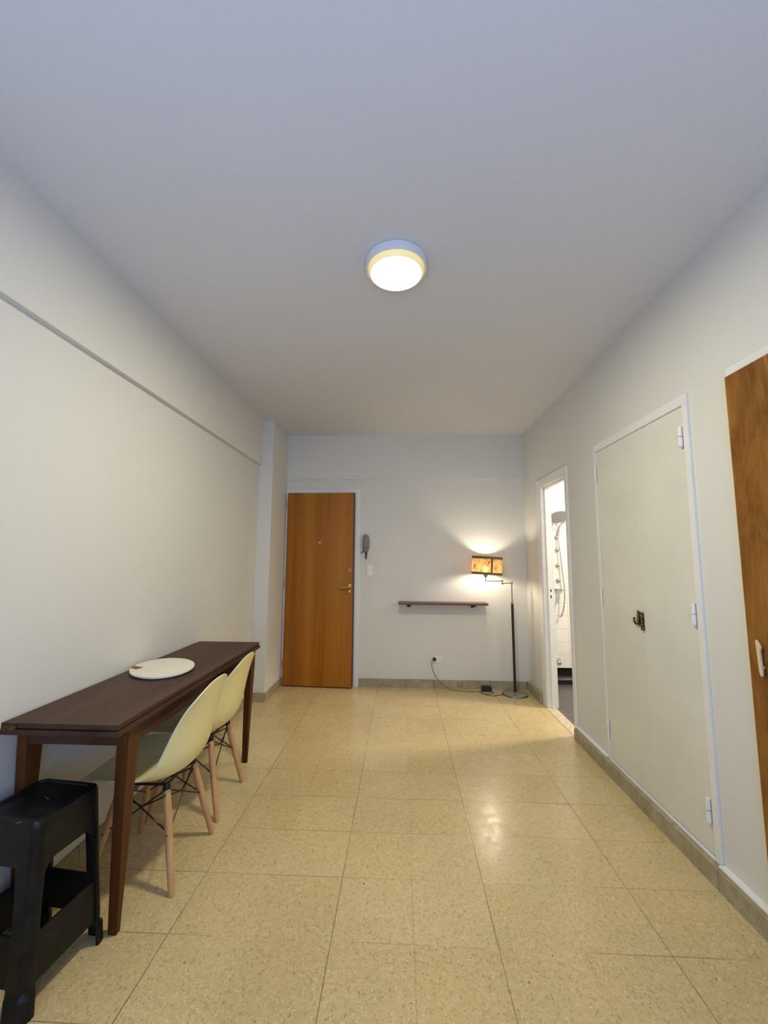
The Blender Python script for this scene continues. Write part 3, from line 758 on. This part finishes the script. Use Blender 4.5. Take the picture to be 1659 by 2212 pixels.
b = nb(); lathe(b, [(0, -.014), (.009, -.012), (.011, 0), (.009, .010), (0, .012)], (LX-.004, LY, 1.125), 14); tube(b, [(LX-.004, LY, 1.122), (2.508, LY-.012, 1.116)], .0055, 10); lathe(b, [(0, -.010), (.010, -.009), (.010, .014), (0, .015)], (2.508, LY-.012, 1.116), 14)
obj('swing_arm', b, 'lampmetal', t, True)
b = nb(); lathe(b, [(0, -.008), (.009, -.007), (.009, .012), (0, .013)], (2.508, LY-.012, 1.142), 14); tube(b, fillet([(2.508, LY-.012, 1.142), (2.333, LY-.022, 1.139), (2.333, LY-.022, 1.185)], .012), .0055, 10)
obj('swing_arm', b, 'lampmetal', t, True)
SX, SY = 2.350, LY-.022
b = nb(); lathe(b, [(.006, 0), (.016, .006), (.022, .020), (.020, .034), (.017, .040)], (2.334, SY, 1.180), 20); obj('bulb_socket', b, 'lampmetal', t, True)
b = nb(); lathe(b, [(.010, 0), (.013, .012), (.026, .035), (.029, .052), (.024, .070), (.010, .082), (0, .084)], (2.334, SY, 1.218), 24); obj('bulb', b, 'bulb', t, True)
# drum shade, tipped a few degrees
RS, ZB, ZT = .155, 1.216, 1.392
TILT = Matrix.Translation((SX, SY, (ZB+ZT)/2)) @ Matrix.Rotation(math.radians(3.2), 4, 'Y') @ Matrix.Translation((0, 0, -(ZB+ZT)/2))
def shade_piece(r, z0, z1, a0=0, a1=2*PI, th=.0, n=72, lean=.0):
    b = nb(); k_ = max(3, int(n*(a1-a0)/(2*PI))); closed = a1-a0 > 6.28
    ring = []
    for k in range(k_ if closed else k_+1):
        a = a0+(a1-a0)*k/k_
        ra0, ra1 = r, r-lean
        q = [((ra0)*math.cos(a), ra0*math.sin(a), z0), (ra1*math.cos(a), ra1*math.sin(a), z1)]
        if th: q += [((ra1-th)*math.cos(a), (ra1-th)*math.sin(a), z1), ((ra0-th)*math.cos(a), (ra0-th)*math.sin(a), z0)]
        ring.append([b.verts.new(TILT @ Vector(p)) for p in q])
    m_ = len(ring)
    for k in range(m_ if closed else m_-1):
        p_, q_ = ring[k], ring[(k+1) % m_]
        if th:
            for j in range(4): b.faces.new((p_[j], p_[(j+1) % 4], q_[(j+1) % 4], q_[j]))
        else: b.faces.new((p_[0], p_[1], q_[1], q_[0]))
    return b
o = obj('shade', shade_piece(RS, ZB, ZT), 'shade', t, True)
obj('shade_trim', shade_piece(RS+.002, ZB-.006, ZB+.018, th=.004), 'shadetrim', o, True)
obj('shade_trim', shade_piece(RS+.002, ZT-.022, ZT+.004, th=.004), 'shadetrim', o, True)
for ac in (-PI/2+.12, PI/2+.3):
    obj('shade_seam', shade_piece(RS+.0025, ZB+.014, ZT-.016, ac-.065, ac+.065, th=.004), 'shadetrim', o, True)
b = nb()
for a in (0.3, 0.3+2*PI/3, 0.3+4*PI/3): tube(b, [TILT @ Vector((-.016, 0, ZB+.012)), TILT @ Vector(((RS-.003)*math.cos(a), (RS-.003)*math.sin(a), ZB+.004))], .0016, 6)
obj('shade_spider', b, 'satin', o)
# power cord with plug and inline box
b = nb(); path = catmull([(1.797, D-.045, .296), (1.775, D-.05, .272), (1.781, D-.055, .215), (1.815, D-.06, .135), (1.880, D-.07, .062), (1.960, D-.085, .012), (2.06, D-.10, .0035), (2.16, 4.497, .0035), (2.255, 4.500, .0035), (2.315, 4.520, .0035), (2.38, 4.515, .0035), (2.400, 4.470, .0035), (2.355, 4.430, .0035), (2.285, 4.445, .0035), (2.262, 4.485, .006), (2.275, 4.450, .006), (2.32, 4.395, .0035), (2.39, 4.378, .0035), (2.45, 4.405, .0035), (2.500, 4.425, .006)], 6)
obj('power_cord', b if tube(b, path, .0032, 8) else b, 'cord', t, True)
b = nb(); lathe(b, [(0, .036), (.012, .034), (.018, .022), (.020, .006), (.018, 0)], (1.806, D-.0095, .297), 18, RX); obj('plug', b, 'blackrub', t, True)
b = nb(); bx(b, 2.290, 2.392, 4.505, 4.560, 0.0, .046, .006); bx(b, 2.300, 2.382, 4.512, 4.553, .046, .052, .003)
tag(obj('inline_adapter', b, 'blackrub'), 'small black power box on the floor beside the lamp base', 'adapter')
